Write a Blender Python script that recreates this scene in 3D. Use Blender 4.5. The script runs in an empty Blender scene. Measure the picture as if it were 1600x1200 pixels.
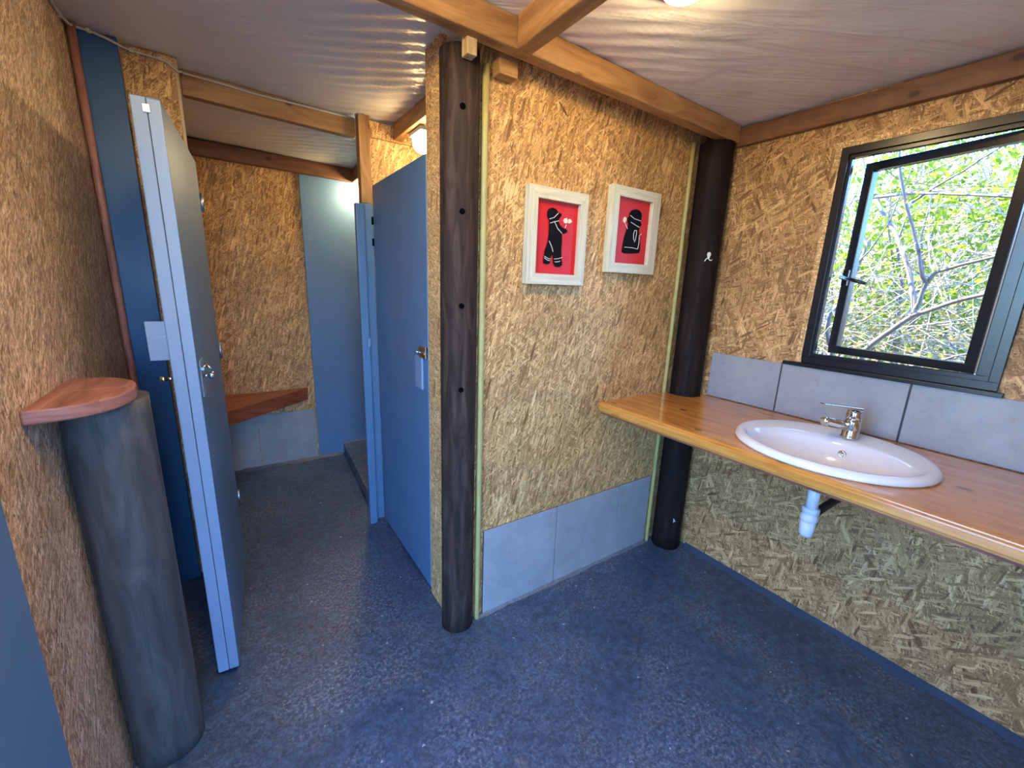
import bpy, bmesh, math, random
import numpy as np
from mathutils import Vector, Matrix, noise

random.seed(7)
SC = bpy.context.scene
COL = SC.collection
PI = math.pi

# ------------------------------------------------------------------ camera
F_PX, YAW, PITCH, ROLL = 655.94, 0.5940, 0.2314, -0.0347
CAM = Vector((-1.967, -1.3026, 1.3545))
def camera():
    cy, sy, cp, sp = math.cos(YAW), math.sin(YAW), math.cos(PITCH), math.sin(PITCH)
    fwd = Vector((sy * cp, cy * cp, -sp))
    right = Vector((cy, -sy, 0))
    down = fwd.cross(right)
    cr, sr = math.cos(ROLL), math.sin(ROLL)
    r2 = cr * right + sr * down
    d2 = -sr * right + cr * down
    cd = bpy.data.cameras.new('camera')
    cd.sensor_width = 36.0
    cd.lens = F_PX / 1600.0 * 36.0
    cd.clip_start = 0.02
    o = bpy.data.objects.new('camera', cd)
    m = Matrix((r2, -d2, -fwd)).transposed().to_4x4()
    m.translation = CAM
    o.matrix_world = m
    COL.objects.link(o)
    SC.camera = o
camera()

# ------------------------------------------------------------------ world, sun, exposure
SKY_STRENGTH = 3.1
SUN_STRENGTH = 46.0
LAMP_STRENGTH = 96.0
ENTRANCE_LAMP_STRENGTH = 165.0
CUBICLE_LAMP_STRENGTH = 36.0
FAR_LAMP_STRENGTH = 180.0
LAMP_COLOUR = (1.0, 0.72, 0.35, 1)
EXPOSURE = 0.3
w = bpy.data.worlds.new('sky'); SC.world = w; w.use_nodes = True
nt = w.node_tree
sky = nt.nodes.new('ShaderNodeTexSky'); sky.sky_type = 'NISHITA'
sky.sun_disc = False
sky.sun_elevation = math.radians(52); sky.sun_rotation = math.radians(8)
sky.ozone_density = 3.0; sky.dust_density = 0.4
wb = nt.nodes.new('ShaderNodeMix'); wb.data_type = 'RGBA'; wb.blend_type = 'MULTIPLY'   # lamp-side white balance of the photo
wb.inputs[0].default_value = 1.0; wb.inputs[7].default_value = (.50, .80, 1.22, 1)
nt.links.new(sky.outputs[0], wb.inputs[6]); nt.links.new(wb.outputs[2], nt.nodes['Background'].inputs[0])
nt.nodes['Background'].inputs[1].default_value = SKY_STRENGTH
sd = bpy.data.lights.new('sun', 'SUN'); sd.energy = SUN_STRENGTH; sd.angle = 0.01; sd.color = (1, .90, .70)
so = bpy.data.objects.new('sun', sd); COL.objects.link(so)
so.rotation_euler = Vector((0.16, -0.80, -1.0)).to_track_quat('-Z', 'Y').to_euler()
def portal(name, loc, rot, sx, sy):
    l = bpy.data.lights.new(name, 'AREA'); l.shape = 'RECTANGLE'; l.size = sx; l.size_y = sy
    l.cycles.is_portal = True
    o = bpy.data.objects.new(name, l); COL.objects.link(o)
    o.location = loc; o.rotation_euler = rot
portal('entrance_portal', (-2.42, -1.04, 1.0), (0, -PI / 2, 0), 2.0, 0.68)
portal('front_portal', (-2.06, -2.07, 1.0), (PI / 2, 0, PI), .52, 1.95)
portal('window_portal', (0.16, -0.805, 1.49), (0, PI / 2, 0), 0.8, 0.53)
SC.view_settings.view_transform = 'Standard'
SC.view_settings.look = 'None'
SC.view_settings.gamma = 1.0
SC.view_settings.use_curve_mapping = False
SC.view_settings.exposure = EXPOSURE
SC.cycles.use_denoising = True
SC.cycles.max_bounces = 8
SC.cycles.diffuse_bounces = 5
SC.cycles.glossy_bounces = 3
SC.cycles.transparent_max_bounces = 12
SC.cycles.sample_clamp_indirect = 6.0
SC.cycles.caustics_reflective = False
SC.cycles.caustics_refractive = False

# ------------------------------------------------------------------ node helpers
class NB:
    def __init__(s, name):
        s.m = bpy.data.materials.new(name); s.m.use_nodes = True
        s.t = s.m.node_tree; s.n = s.t.nodes; s.l = s.t.links
        s.b = s.n['Principled BSDF']; s.out = s.n['Material Output']
    def node(s, typ, ins=None, **kw):
        x = s.n.new(typ)
        for k, v in kw.items(): setattr(x, k, v)
        for k, v in (ins or {}).items(): s.put(x.inputs[k], v)
        return x
    def put(s, sock, v):
        if hasattr(v, 'is_output'): s.l.new(v, sock)
        else: sock.default_value = v
    def uv(s): return s.node('ShaderNodeTexCoord').outputs['UV']
    def objc(s): return s.node('ShaderNodeTexCoord').outputs['Object']
    def mapping(s, vec, loc=(0, 0, 0), rot=(0, 0, 0), scale=(1, 1, 1)):
        return s.node('ShaderNodeMapping', {'Vector': vec, 'Location': loc, 'Rotation': rot, 'Scale': scale}).outputs[0]
    def noise(s, vec, scale, detail=4, rough=.55, dist=0.0, dim='3D'):
        return s.node('ShaderNodeTexNoise', {'Vector': vec, 'Scale': scale, 'Detail': detail, 'Roughness': rough, 'Distortion': dist}, noise_dimensions=dim)
    def ramp(s, fac, stops, interp='LINEAR'):
        x = s.node('ShaderNodeValToRGB', {'Fac': fac})
        cr = x.color_ramp; cr.interpolation = interp
        while len(cr.elements) < len(stops): cr.elements.new(.5)
        for e, (p, c) in zip(cr.elements, stops):
            e.position = p
            e.color = (c, c, c, 1) if isinstance(c, (int, float)) else tuple(c) + (1,)
        return x.outputs[0]
    def mix(s, a, b, fac, mode='MIX'):
        x = s.node('ShaderNodeMix', data_type='RGBA', blend_type=mode)
        s.put(x.inputs[0], fac)
        for i, v in ((6, a), (7, b)):
            if isinstance(v, tuple) and len(v) == 3: v = v + (1,)
            s.put(x.inputs[i], v)
        return x.outputs[2]
    def math(s, op, a, b=0.0):
        x = s.node('ShaderNodeMath', operation=op); s.put(x.inputs[0], a); s.put(x.inputs[1], b)
        return x.outputs[0]
    def base(s, col, rough=.5, metal=0.0, spec=.5, coat=0.0):
        if isinstance(col, tuple) and len(col) == 3: col = col + (1,)
        s.put(s.b.inputs['Base Color'], col); s.put(s.b.inputs['Roughness'], rough)
        s.b.inputs['Metallic'].default_value = metal
        s.b.inputs['Specular IOR Level'].default_value = spec
        s.b.inputs['Coat Weight'].default_value = coat
        s.b.inputs['Coat Roughness'].default_value = .12
        return s
    def bump(s, h, strength=.3, dist=.01):
        x = s.node('ShaderNodeBump', {'Height': h, 'Strength': strength, 'Distance': dist})
        s.l.new(x.outputs[0], s.b.inputs['Normal'])
        return s

def osb(name, tint=(1, 1, 1), seed=0, turn=0.0, spread=PI, size=1.0):
    r = random.Random(seed + 11)
    b = NB(name); uv0 = b.uv()
    wob = b.node('ShaderNodeVectorMath', {0: b.noise(uv0, 45, 2, .5, dim='2D').outputs['Color'], 1: (.5, .5, .5)}, operation='SUBTRACT').outputs[0]
    wob = b.node('ShaderNodeVectorMath', {0: wob, 'Scale': .0045}, operation='SCALE').outputs[0]
    uv = b.node('ShaderNodeVectorMath', {0: uv0, 1: wob}, operation='ADD').outputs[0]
    g = b.noise(uv0, 130, 4, .7, dim='2D').outputs['Fac']
    col = b.ramp(g, [(.28, (.09, .05, .022)), (.5, (.34, .225, .115)), (.72, (.60, .44, .25))])
    fib_cols = [(0, (.10, .056, .025)), (.22, (.31, .20, .10)), (.5, (.50, .355, .195)), (.78, (.70, .535, .32)), (1, (.95, .80, .55))]
    layers = [(.030, .0038)] * 5 + [(.052, .0085)] * 3 + [(.016, .0022)] * 3 + [(.085, .016)] * 2
    r.shuffle(layers)
    for i, (L, Wd) in enumerate(layers):
        th = turn + r.uniform(-.5, .5) * spread
        v = b.mapping(uv, rot=(0, 0, th), loc=(r.uniform(-9, 9), r.uniform(-9, 9), 0))
        v = b.mapping(v, scale=(1 / (L * size), 1 / (Wd * size), 1))
        vo = b.node('ShaderNodeTexVoronoi', {'Vector': v, 'Scale': 1.0, 'Randomness': 1.0}, voronoi_dimensions='2D')
        sep = b.node('ShaderNodeSeparateColor', {0: vo.outputs['Color']})
        dens = {.085: .88, .052: .74, .030: .60, .016: .58}[L]
        inside = b.ramp(vo.outputs['Distance'], [(.40, 1), (.55, 0)])
        mask = b.math('MULTIPLY', b.math('GREATER_THAN', sep.outputs[0], dens), inside)
        fib = b.noise(b.mapping(v, scale=(.7, 4, 1)), 1.0, 2, .6, dim='2D').outputs['Fac']
        tone = b.math('ADD', b.math('MULTIPLY', sep.outputs[1], .8), b.math('MULTIPLY', b.math('SUBTRACT', fib, .3), .6))
        col = b.mix(col, b.ramp(tone, fib_cols), mask)
    sp = b.noise(b.mapping(uv, scale=(1, 1.8, 1)), 85, 3, .75, dim='2D').outputs['Fac']
    col = b.mix(col, (.07, .04, .022), b.ramp(sp, [(.60, 0), (.69, .8)]))
    big = b.noise(uv0, 3.5, 3, .5, dim='2D').outputs['Fac']
    col = b.mix(col, b.ramp(big, [(.3, (.82, .80, .78)), (.7, (1.08, 1.06, 1.03))]), 1.0, 'MULTIPLY')
    col = b.mix(col, tuple(tint), 1.0, 'MULTIPLY')
    b.base(col, .55, spec=.35)
    b.bump(b.math('ADD', g, sp), .22, .003)
    return b.m

def wood(name, dark, mid, light, rough=.5, gl=9.0, coat=0.0, knots=True, bump=.2, wear=None, spec=.5):
    """u runs along the grain"""
    b = NB(name); uv = b.uv()
    v = b.mapping(uv, scale=(1.3, gl, 1))
    n1 = b.noise(v, 3.0, 5, .6, 1.2, dim='2D').outputs['Fac']
    wv = b.node('ShaderNodeTexWave', {'Vector': b.mapping(uv, scale=(.35, 1, 1)), 'Scale': gl * .8, 'Distortion': 6.0, 'Detail': 3.0, 'Detail Scale': .8}, bands_direction='Y').outputs['Fac']
    f = b.math('ADD', b.math('MULTIPLY', n1, .88), b.math('MULTIPLY', wv, .13))
    col = b.ramp(f, [(.25, dark), (.5, mid), (.78, light)])
    fine = b.noise(b.mapping(uv, scale=(3, 120, 1)), 1.5, 3, .7, dim='2D').outputs['Fac']
    col = b.mix(col, b.ramp(fine, [(.3, .82), (.65, 1.06)]), .7, 'MULTIPLY')
    if knots:
        kn = b.node('ShaderNodeTexVoronoi', {'Vector': b.mapping(uv, scale=(4.5, 7.0, 1)), 'Scale': 1.0}, voronoi_dimensions='2D')
        ks = b.node('ShaderNodeSeparateColor', {0: kn.outputs['Color']})
        km = b.math('MULTIPLY', b.ramp(kn.outputs['Distance'], [(.04, .9), (.10, 0)]), b.math('GREATER_THAN', ks.outputs[0], .72))
        col = b.mix(col, (dark[0] * .35, dark[1] * .3, dark[2] * .3), km)
    if wear:
        wn = b.noise(uv, 14, 5, .7, dim='2D').outputs['Fac']
        col = b.mix(col, wear, b.ramp(wn, [(.62, 0), (.72, .7)]))
    b.base(col, rough, coat=coat, spec=spec)
    b.bump(b.math('ADD', f, b.math('MULTIPLY', fine, .5)), bump, .003)
    return b.m

def paint(name, c, rough=.38, streak=.12, var=.12):
    b = NB(name); uv = b.uv()
    n1 = b.noise(uv, 2.2, 4, .6, dim='2D').outputs['Fac']
    st = b.noise(b.mapping(uv, scale=(50, 1.2, 1)), 1.5, 3, .6, dim='2D').outputs['Fac']
    col = b.mix(tuple(x * (1 - var) for x in c), tuple(x * (1 + var) for x in c), n1)
    scr = b.noise(b.mapping(uv, scale=(18, 6, 1)), 3, 5, .75, dim='2D').outputs['Fac']
    col = b.mix(col, tuple(min(1, x * 2.2 + .05) for x in c), b.ramp(scr, [(.74, 0), (.80, .5)]))
    b.base(col, b.ramp(n1, [(.3, rough - .06), (.7, rough + .08)]))
    b.bump(st, streak, .003)
    return b.m

def simple(name, c, rough=.5, metal=0.0, spec=.5, nscale=0, var=.15, bump=0.0, coat=0.0):
    b = NB(name)
    col = c
    if nscale:
        n = b.noise(b.objc(), nscale, 4, .6).outputs['Fac']
        col = b.mix(tuple(x * (1 - var) for x in c), tuple(min(1, x * (1 + var)) for x in c), n)
        if bump: b.bump(n, bump, .003)
    b.base(col, rough, metal, spec, coat)
    return b.m

def floor_mat():
    b = NB('painted_concrete'); p = b.objc()
    big = b.noise(p, 2.0, 5, .6).outputs['Fac']
    mid = b.noise(p, 14, 6, .65).outputs['Fac']
    fine = b.noise(p, 130, 4, .7).outputs['Fac']
    col = b.ramp(big, [(.3, (.027, .062, .118)), (.7, (.048, .100, .180))])
    col = b.mix(col, (.11, .095, .085), b.ramp(mid, [(.54, 0), (.72, .6)]))
    col = b.mix(col, (.02, .026, .034), b.ramp(fine, [(.30, .8), (.48, 0)]))
    mot = b.noise(p, 32, 6, .75).outputs['Fac']
    col = b.mix(col, b.ramp(mot, [(.34, (.55, .57, .6)), (.5, (1, 1, 1)), (.66, (1.7, 1.65, 1.6))]), 1.0, 'MULTIPLY')
    # trodden patches where the paint has worn through to pale speckle
    zone = b.noise(p, 3.2, 4, .6).outputs['Fac']
    z = b.ramp(zone, [(.42, 0), (.62, 1)])
    wp = b.node('ShaderNodeVectorMath', {0: p, 1: b.node('ShaderNodeVectorMath', {0: b.noise(p, 5, 4, .6).outputs['Color'], 'Scale': .35}, operation='SCALE').outputs[0]}, operation='ADD').outputs[0]
    for (cx_, cy_, sx_, sy_) in ((-1.62, .42, .30, .55), (-1.75, -.02, .35, .22), (-.62, -.02, .5, .06)):
        d_ = b.node('ShaderNodeVectorMath', {0: b.mapping(wp, loc=(-(cx_ + .17) / sx_, -(cy_ + .17) / sy_, 0), scale=(1 / sx_, 1 / sy_, 0))}, operation='LENGTH').outputs['Value']
        z = b.math('MAXIMUM', z, b.ramp(d_, [(.35, 1.25), (1.0, 0)]))
    spk = b.noise(p, 85, 6, .8).outputs['Fac']
    m = b.math('MULTIPLY', b.ramp(spk, [(.48, 0), (.64, .8)]), b.math('ADD', b.math('MULTIPLY', z, .85), .10))
    col = b.mix(col, (.33, .36, .40), m)
    chip = b.noise(p, 42, 3, .5).outputs['Fac']
    col = b.mix(col, (.52, .52, .52), b.ramp(chip, [(.71, 0), (.73, .9)]))
    b.base(col, b.ramp(mid, [(.3, .30), (.7, .48)]), spec=.6)
    h = b.math('ADD', b.math('MULTIPLY', mid, .6), b.math('MULTIPLY', fine, .45))
    b.bump(h, .5, .006)
    return b.m

def tile_mat():
    b = NB('grey_tile'); uv = b.objc()
    n1 = b.noise(uv, 6, 6, .65).outputs['Fac']
    n2 = b.noise(uv, 45, 4, .7).outputs['Fac']
    col = b.ramp(n1, [(.3, (.27, .275, .285)), (.7, (.36, .365, .375))])
    col = b.mix(col, (.20, .205, .215), b.ramp(n2, [(.58, 0), (.75, .55)]))
    b.base(col, .42); b.bump(n2, .08, .002)
    return b.m

def membrane_mat():
    b = NB('ceiling_membrane'); p = b.objc()
    n = b.noise(p, 1.6, 4, .5).outputs['Fac']
    col = b.ramp(n, [(.3, (.80, .785, .75)), (.7, (.87, .855, .82))])
    b.base(col, .30, spec=.55)
    f = b.noise(b.mapping(b.mapping(p, rot=(0, 0, math.radians(34))), scale=(1.0, 4.5, 1)), 3.0, 3, .5, .6).outputs['Fac']
    b.bump(f, .35, .02)
    return b.m

def glass_mat():
    b = NB('window_glass')
    tr = b.node('ShaderNodeBsdfTransparent'); gl = b.node('ShaderNodeBsdfGlossy', {'Roughness': 0.0})
    fr = b.node('ShaderNodeFresnel', {'IOR': 1.45})
    mx = b.node('ShaderNodeMixShader', {0: fr.outputs[0], 1: tr.outputs[0], 2: gl.outputs[0]})
    b.l.new(mx.outputs[0], b.out.inputs['Surface'])
    return b.m

def leaf_mat(name, c1, c2):
    b = NB(name); p = b.objc()
    n = b.noise(p, 6, 4, .7).outputs['Fac']
    col = b.ramp(n, [(.3, c1), (.7, c2)])
    d = b.node('ShaderNodeBsdfDiffuse', {'Color': col}); t = b.node('ShaderNodeBsdfTranslucent', {'Color': col})
    mx = b.node('ShaderNodeMixShader', {0: .45, 1: d.outputs[0], 2: t.outputs[0]})
    b.l.new(mx.outputs[0], b.out.inputs['Surface'])
    return b.m

def emit_mat(name, c, s):
    b = NB(name)
    e = b.node('ShaderNodeEmission', {'Color': c, 'Strength': s})
    b.l.new(e.outputs[0], b.out.inputs['Surface'])
    return b.m

M = {}
M['osb'] = osb('strand_board', (1.06, .86, .61), 1, 0.0, 2.4, 1.65)
M['osb_left'] = osb('hazed_strand_board', (1.12, 1.10, 1.30), 3, 0.0, 2.4, 1.6)  # same boards as the rest; lens haze put into the pale bluish tint
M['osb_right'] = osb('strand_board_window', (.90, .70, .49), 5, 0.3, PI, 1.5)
M['osb_edge'] = osb('strand_board_edge', (1.3, 1.12, .85), 9)
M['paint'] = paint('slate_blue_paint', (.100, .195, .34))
M['kerb'] = paint('kerb_blue_paint', (.045, .085, .15), .4)
M['stump'] = wood('hazed_stump', (.030, .031, .033), (.060, .060, .064), (.095, .093, .095), .6, 7, knots=False, bump=.4)  # lighter and greyer than the other poles: haze painted into the colour
M['creosote'] = wood('creosoted_pole', (.006, .004, .0035), (.013, .0085, .007), (.024, .016, .013), .7, 9, knots=False, bump=.4, spec=.15)
M['paint_light'] = paint('worn_slate_blue_paint', (.20, .28, .42), .4, .2, .2)
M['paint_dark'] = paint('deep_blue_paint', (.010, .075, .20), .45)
M['floor'] = floor_mat()
M['tile'] = tile_mat()
M['grout'] = simple('cement_grout', (.16, .18, .20), .8, nscale=90, var=.7, bump=.5)
M['joint'] = simple('dark_joint', (.05, .055, .065), .8)
M['membrane'] = membrane_mat()
M['beam'] = wood('pine_beam', (.22, .10, .034), (.36, .19, .070), (.47, .27, .11), .5, 6)
M['beam_red'] = wood('red_brown_beam', (.10, .042, .020), (.18, .075, .030), (.25, .11, .045), .5, 6)
M['post'] = wood('dark_pole', (.014, .0095, .008), (.034, .021, .017), (.075, .050, .040), .75, 9, knots=False, bump=.5, spec=.2)
M['counter'] = wood('varnished_pine', (.46, .165, .026), (.62, .265, .05), (.72, .36, .085), .18, 7, coat=.6, bump=.05)
M['bench'] = wood('red_varnished_plank', (.12, .035, .02), (.24, .078, .042), (.34, .12, .065), .4, 10, bump=.15)
M['shelf'] = wood('weathered_plank', (.17, .06, .045), (.31, .13, .10), (.43, .20, .16), .55, 8, knots=False, bump=.3)
M['pale'] = wood('pale_pine', (.40, .27, .13), (.55, .40, .21), (.66, .52, .30), .6, 12, knots=False)
M['bamboo'] = simple('bamboo', (.42, .36, .13), .45, nscale=25, var=.25)
M['frame'] = wood('white_washed_wood', (.50, .47, .34), (.62, .59, .44), (.68, .65, .50), .55, 14, knots=False, bump=.1)
M['red'] = simple('red_board', (.55, .008, .012), .5, nscale=8, var=.1)
M['black'] = simple('black_paint', (.004, .004, .005), .8, spec=.12)
M['white'] = simple('white_line', (.75, .74, .70), .5)
M['cream'] = simple('cream_petal', (.75, .66, .50), .5)
M['ceramic'] = simple('white_ceramic', (.80, .81, .80), .09, coat=.4)
M['chrome'] = simple('chrome', (.72, .73, .74), .08, 1.0)
M['steel'] = simple('dull_steel', (.55, .56, .58), .3, 1.0)
M['pvc'] = simple('white_plastic', (.62, .64, .68), .4, nscale=30, var=.05)
M['pipe_in_shade'] = simple('shade_dark_pipe', (.03, .03, .032), .6)  # near-black colour stands in for the shade on the outlet pipe
M['alu'] = simple('charcoal_aluminium', (.010, .012, .016), .25, spec=.5)
M['hole'] = simple('drilled_hole', (.002, .002, .002), .95, spec=.02)
M['chip'] = simple('bare_white_chip', (.75, .74, .70), .7)
M['cable'] = simple('white_cable', (.50, .48, .46), .5)
M['glass'] = glass_mat()
M['lamp'] = emit_mat('lit_diffuser', LAMP_COLOUR, LAMP_STRENGTH)
M['unseen_lamp_entrance'] = emit_mat('unseen_entrance_lamp_glow', LAMP_COLOUR, ENTRANCE_LAMP_STRENGTH)
M['lamp_far'] = emit_mat('lit_far_diffuser', LAMP_COLOUR, FAR_LAMP_STRENGTH)
M['lamp_cubicle'] = emit_mat('lit_cubicle_diffuser', LAMP_COLOUR, CUBICLE_LAMP_STRENGTH)
M['plaster'] = simple('roof_sheet', (.2, .2, .2), .8)
M['bark'] = simple('grey_bark', (.095, .08, .066), .85, nscale=25, var=.3, bump=.4)
M['twig'] = simple('dry_twig', (.22, .18, .12), .9, nscale=10, var=.4)
M['leaf'] = leaf_mat('bright_leaf', (.06, .11, .008), (.20, .25, .022))
M['leaf_dry'] = leaf_mat('dry_leaf', (.13, .10, .035), (.22, .19, .06))
M['earth'] = simple('dry_earth', (.11, .09, .055), .95, nscale=3, var=.35, bump=.4)

# ------------------------------------------------------------------ mesh helpers
class MB:
    """collects shapes with metre-scaled uvs, links them as one mesh"""
    def __init__(s, grain='x'):
        s.v = []; s.f = []; s.uv = []; s.sm = []; s.g = 'xyz'.index(grain)
        s.off = (random.uniform(0, 7), random.uniform(0, 7))
    def face(s, pts, uvs=None, smooth=False):
        i0 = len(s.v)
        s.v += [tuple(p) for p in pts]; s.f.append(tuple(range(i0, i0 + len(pts))))
        if uvs is None: uvs = s.boxuv(pts)
        s.uv += uvs; s.sm.append(smooth)
    def boxuv(s, pts):
        n = Vector((0, 0, 0)); P = [Vector(p) for p in pts]
        for a, c in zip(P, P[1:] + P[:1]): n += a.cross(c)
        ax = max(range(3), key=lambda k: abs(n[k]))
        rest = [k for k in range(3) if k != ax]
        if s.g in rest: u = s.g; v = [k for k in rest if k != s.g][0]
        else: u, v = rest
        return [(p[u] + s.off[0], p[v] + s.off[1] + (p[ax] * .37)) for p in P]
    def hexa(s, c):
        """8 corners: bottom 4 ccw, top 4 ccw"""
        for q in ((3, 2, 1, 0), (4, 5, 6, 7), (0, 1, 5, 4), (1, 2, 6, 5), (2, 3, 7, 6), (3, 0, 4, 7)):
            s.face([c[i] for i in q])
        return s
    def box(s, x0, x1, y0, y1, z0, z1):
        return s.hexa([(x0, y0, z0), (x1, y0, z0), (x1, y1, z0), (x0, y1, z0), (x0, y0, z1), (x1, y0, z1), (x1, y1, z1), (x0, y1, z1)])
    def prism(s, poly, z0, z1):
        """ccw polygon in xy"""
        b = [(x, y, z0) for x, y in poly]; t = [(x, y, z1) for x, y in poly]
        s.face(b[::-1]); s.face(t)
        n = len(poly)
        for i in range(n):
            j = (i + 1) % n
            s.face([b[i], b[j], t[j], t[i]])
        return s
    def extr(s, poly3, vec):
        """any planar polygon swept along a vector"""
        V = Vector(vec)
        b = [Vector(p) for p in poly3]; t = [p + V for p in b]
        n = Vector((0, 0, 0))
        for a, c in zip(b, b[1:] + b[:1]): n += a.cross(c)
        if n.dot(V) < 0: b.reverse(); t.reverse()
        s.face(b[::-1]); s.face(t)
        for i in range(len(b)):
            j = (i + 1) % len(b)
            s.face([b[i], b[j], t[j], t[i]])
        return s
    def tube(s, pts, rad, n=8, cap=True, smooth=True):
        P = [Vector(p) for p in pts]
        R = rad if isinstance(rad, (list, tuple)) else [rad] * len(P)
        rings = []; ref = None; L = 0; Ls = []
        for i, p in enumerate(P):
            d = (P[min(i + 1, len(P) - 1)] - P[max(i - 1, 0)]).normalized()
            if ref is None:
                ref = Vector((0, 0, 1)) if abs(d.z) < .9 else Vector((1, 0, 0))
            a = d.cross(ref).normalized(); bb = a.cross(d).normalized(); ref = bb
            if i: L += (p - P[i - 1]).length
            Ls.append(L)
            rings.append([p + (a * math.cos(2 * PI * k / n) + bb * math.sin(2 * PI * k / n)) * R[i] for k in range(n)])
        for i in range(len(P) - 1):
            for k in range(n):
                k2 = (k + 1) % n
                c0 = 2 * PI * max(R[i], 1e-4) * k / n; c1 = 2 * PI * max(R[i], 1e-4) * (k + 1) / n
                s.face([rings[i][k], rings[i + 1][k], rings[i + 1][k2], rings[i][k2]],
                       [(Ls[i] + s.off[0], c0), (Ls[i + 1] + s.off[0], c0), (Ls[i + 1] + s.off[0], c1), (Ls[i] + s.off[0], c1)], smooth)
        if cap:
            s.face(rings[0]); s.face(rings[-1][::-1])
        return s
    def lathe(s, prof, n=32, cx=0, cy=0, ax=1.0, ay=1.0):
        """profile of (r, z), or (r, z, dx, dy); elliptical when ax != ay"""
        rings = []
        for q in prof:
            r, z = q[0], q[1]; dx, dy = (q[2], q[3]) if len(q) > 2 else (0, 0)
            rings.append([(cx + dx + ax * r * math.cos(2 * PI * k / n), cy + dy + ay * r * math.sin(2 * PI * k / n), z) for k in range(n)])
        for i in range(len(rings) - 1):
            for k in range(n):
                k2 = (k + 1) % n
                s.face([rings[i][k], rings[i][k2], rings[i + 1][k2], rings[i + 1][k]], None, True)
        return s
    def build(s, name, mat, parent=None, bevel=0.0, merge=True, **props):
        me = bpy.data.meshes.new(name)
        me.from_pydata(s.v, [], s.f)
        ul = me.uv_layers.new(name='UVMap')
        ul.data.foreach_set('uv', np.array(s.uv, 'f').ravel())
        me.polygons.foreach_set('use_smooth', np.array(s.sm, bool))
        me.materials.append(mat)
        if merge or bevel:
            bm = bmesh.new(); bm.from_mesh(me)
            bmesh.ops.remove_doubles(bm, verts=bm.verts, dist=1e-5)
            if bevel:
                es = [e for e in bm.edges if len(e.link_faces) == 2 and e.calc_face_angle(0) > .6]
                bmesh.ops.bevel(bm, geom=es, offset=bevel, segments=2, affect='EDGES', profile=.5)
            bmesh.ops.recalc_face_normals(bm, faces=bm.faces)
            bm.to_mesh(me); bm.free()
        o = bpy.data.objects.new(name, me); COL.objects.link(o)
        if parent is not None: o.parent = parent
        for k, v in props.items(): o[k] = v
        return o

def empty(name, loc=(0, 0, 0), rz=0.0, **props):
    o = bpy.data.objects.new(name, None); COL.objects.link(o)
    o.empty_display_size = .05
    o.location = loc; o.rotation_euler = (0, 0, rz)
    for k, v in props.items(): o[k] = v
    return o
def shift(o, p):
    """keep a part where it was modelled in world space under an unrotated parent"""
    o.location = Vector(o.location) - Vector(p.location)
    return o
def struct(name, mb, mat, parent=None, bevel=0.0, **p):
    if parent is None: p['kind'] = 'structure'
    return mb.build(name, mat, parent, bevel, **p)

def ceil_z(x): return 2.056 - .038 * x

# ------------------------------------------------------------------ setting: floor, ceiling, walls
struct('floor', MB().box(-2.80, 0.10, -2.05, 2.15, -.08, 0), M['floor'])

def ceiling():
    nx, ny = 190, 240
    x0, x1, y0, y1 = -2.85, .06, -2.05, 2.15
    V = []; F = []; UV = []
    for j in range(ny + 1):
        for i in range(nx + 1):
            x = x0 + (x1 - x0) * i / nx; y = y0 + (y1 - y0) * j / ny
            z = ceil_z(x)
            # pulled folds running in from the partition, slack between the rafters
            q = .56 * x + .83 * y
            wv = math.sin(2 * PI * q / .062 + 4.5 * noise.noise((x * 2.2, y * 2.2, 0)))
            wv = wv * abs(wv) ** .3
            if y > .02:
                k = min(1, max(0, (x + 2.0) / .6)) * (1 if y < 1.0 else .6)
                z -= .0048 * wv * k * (.35 + max(0, .6 + 1.3 * noise.noise((x * 1.7, y * 2.5, 8))))
                z += .006 * noise.noise((x * 2.5 + 4, y * 5, 1.3))
                if x > -1.55: z += .006 * noise.noise((x * 16, y * 28, 7)) * (x + 1.55) / .3
            else:
                k = math.exp(-((x + .86) / .26) ** 2 - ((y + .28) / .22) ** 2)
                z -= .004 * wv * k
                z += .006 * noise.noise((x * 2.2 + 1, y * 3, 3.3)) + .0016 * noise.noise((x * 11, y * 9, 5.1))
                if x > -.5: z += .003 * noise.noise((x * 5 + y * 6, y * 2 - x * 2, 2.2))
            V.append((x, y, z + .006))
    for j in range(ny):
        for i in range(nx):
            a = j * (nx + 1) + i
            F.append((a, a + nx + 1, a + nx + 2, a + 1))
    me = bpy.data.meshes.new('ceiling'); me.from_pydata(V, [], F)
    me.polygons.foreach_set('use_smooth', np.ones(len(F), bool))
    me.materials.append(M['membrane'])
    o = bpy.data.objects.new('ceiling', me); COL.objects.link(o); o['kind'] = 'structure'
    MB().hexa([(-3.1, -2.6, 2.23), (.35, -2.6, 2.12), (.35, 2.4, 2.12), (-3.1, 2.4, 2.23), (-3.1, -2.6, 2.27), (.35, -2.6, 2.16), (.35, 2.4, 2.16), (-3.1, 2.4, 2.27)]).build('roof', M['plaster'], None, kind='structure')
ceiling()

# partition carrying the pictures (front face on y = 0)
wall_back = struct('wall_back', MB('z').box(-1.25, 0.0, 0.0, .09, 0, 2.11), M['osb'])
# window wall (inner face on x = 0) around the window opening
WY0, WY1, WZ0, WZ1 = -1.068, -.541, 1.089, 1.886
mb = MB('z')
mb.box(0, .08, -2.05, 2.15, 0, WZ0)
mb.box(0, .08, -2.05, 2.15, WZ1, 2.10)
mb.box(0, .08, -2.05, WY0, WZ0, WZ1)
mb.box(0, .08, WY1, 2.15, WZ0, WZ1)
wall_right = struct('wall_right', mb, M['osb_right'])
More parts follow.
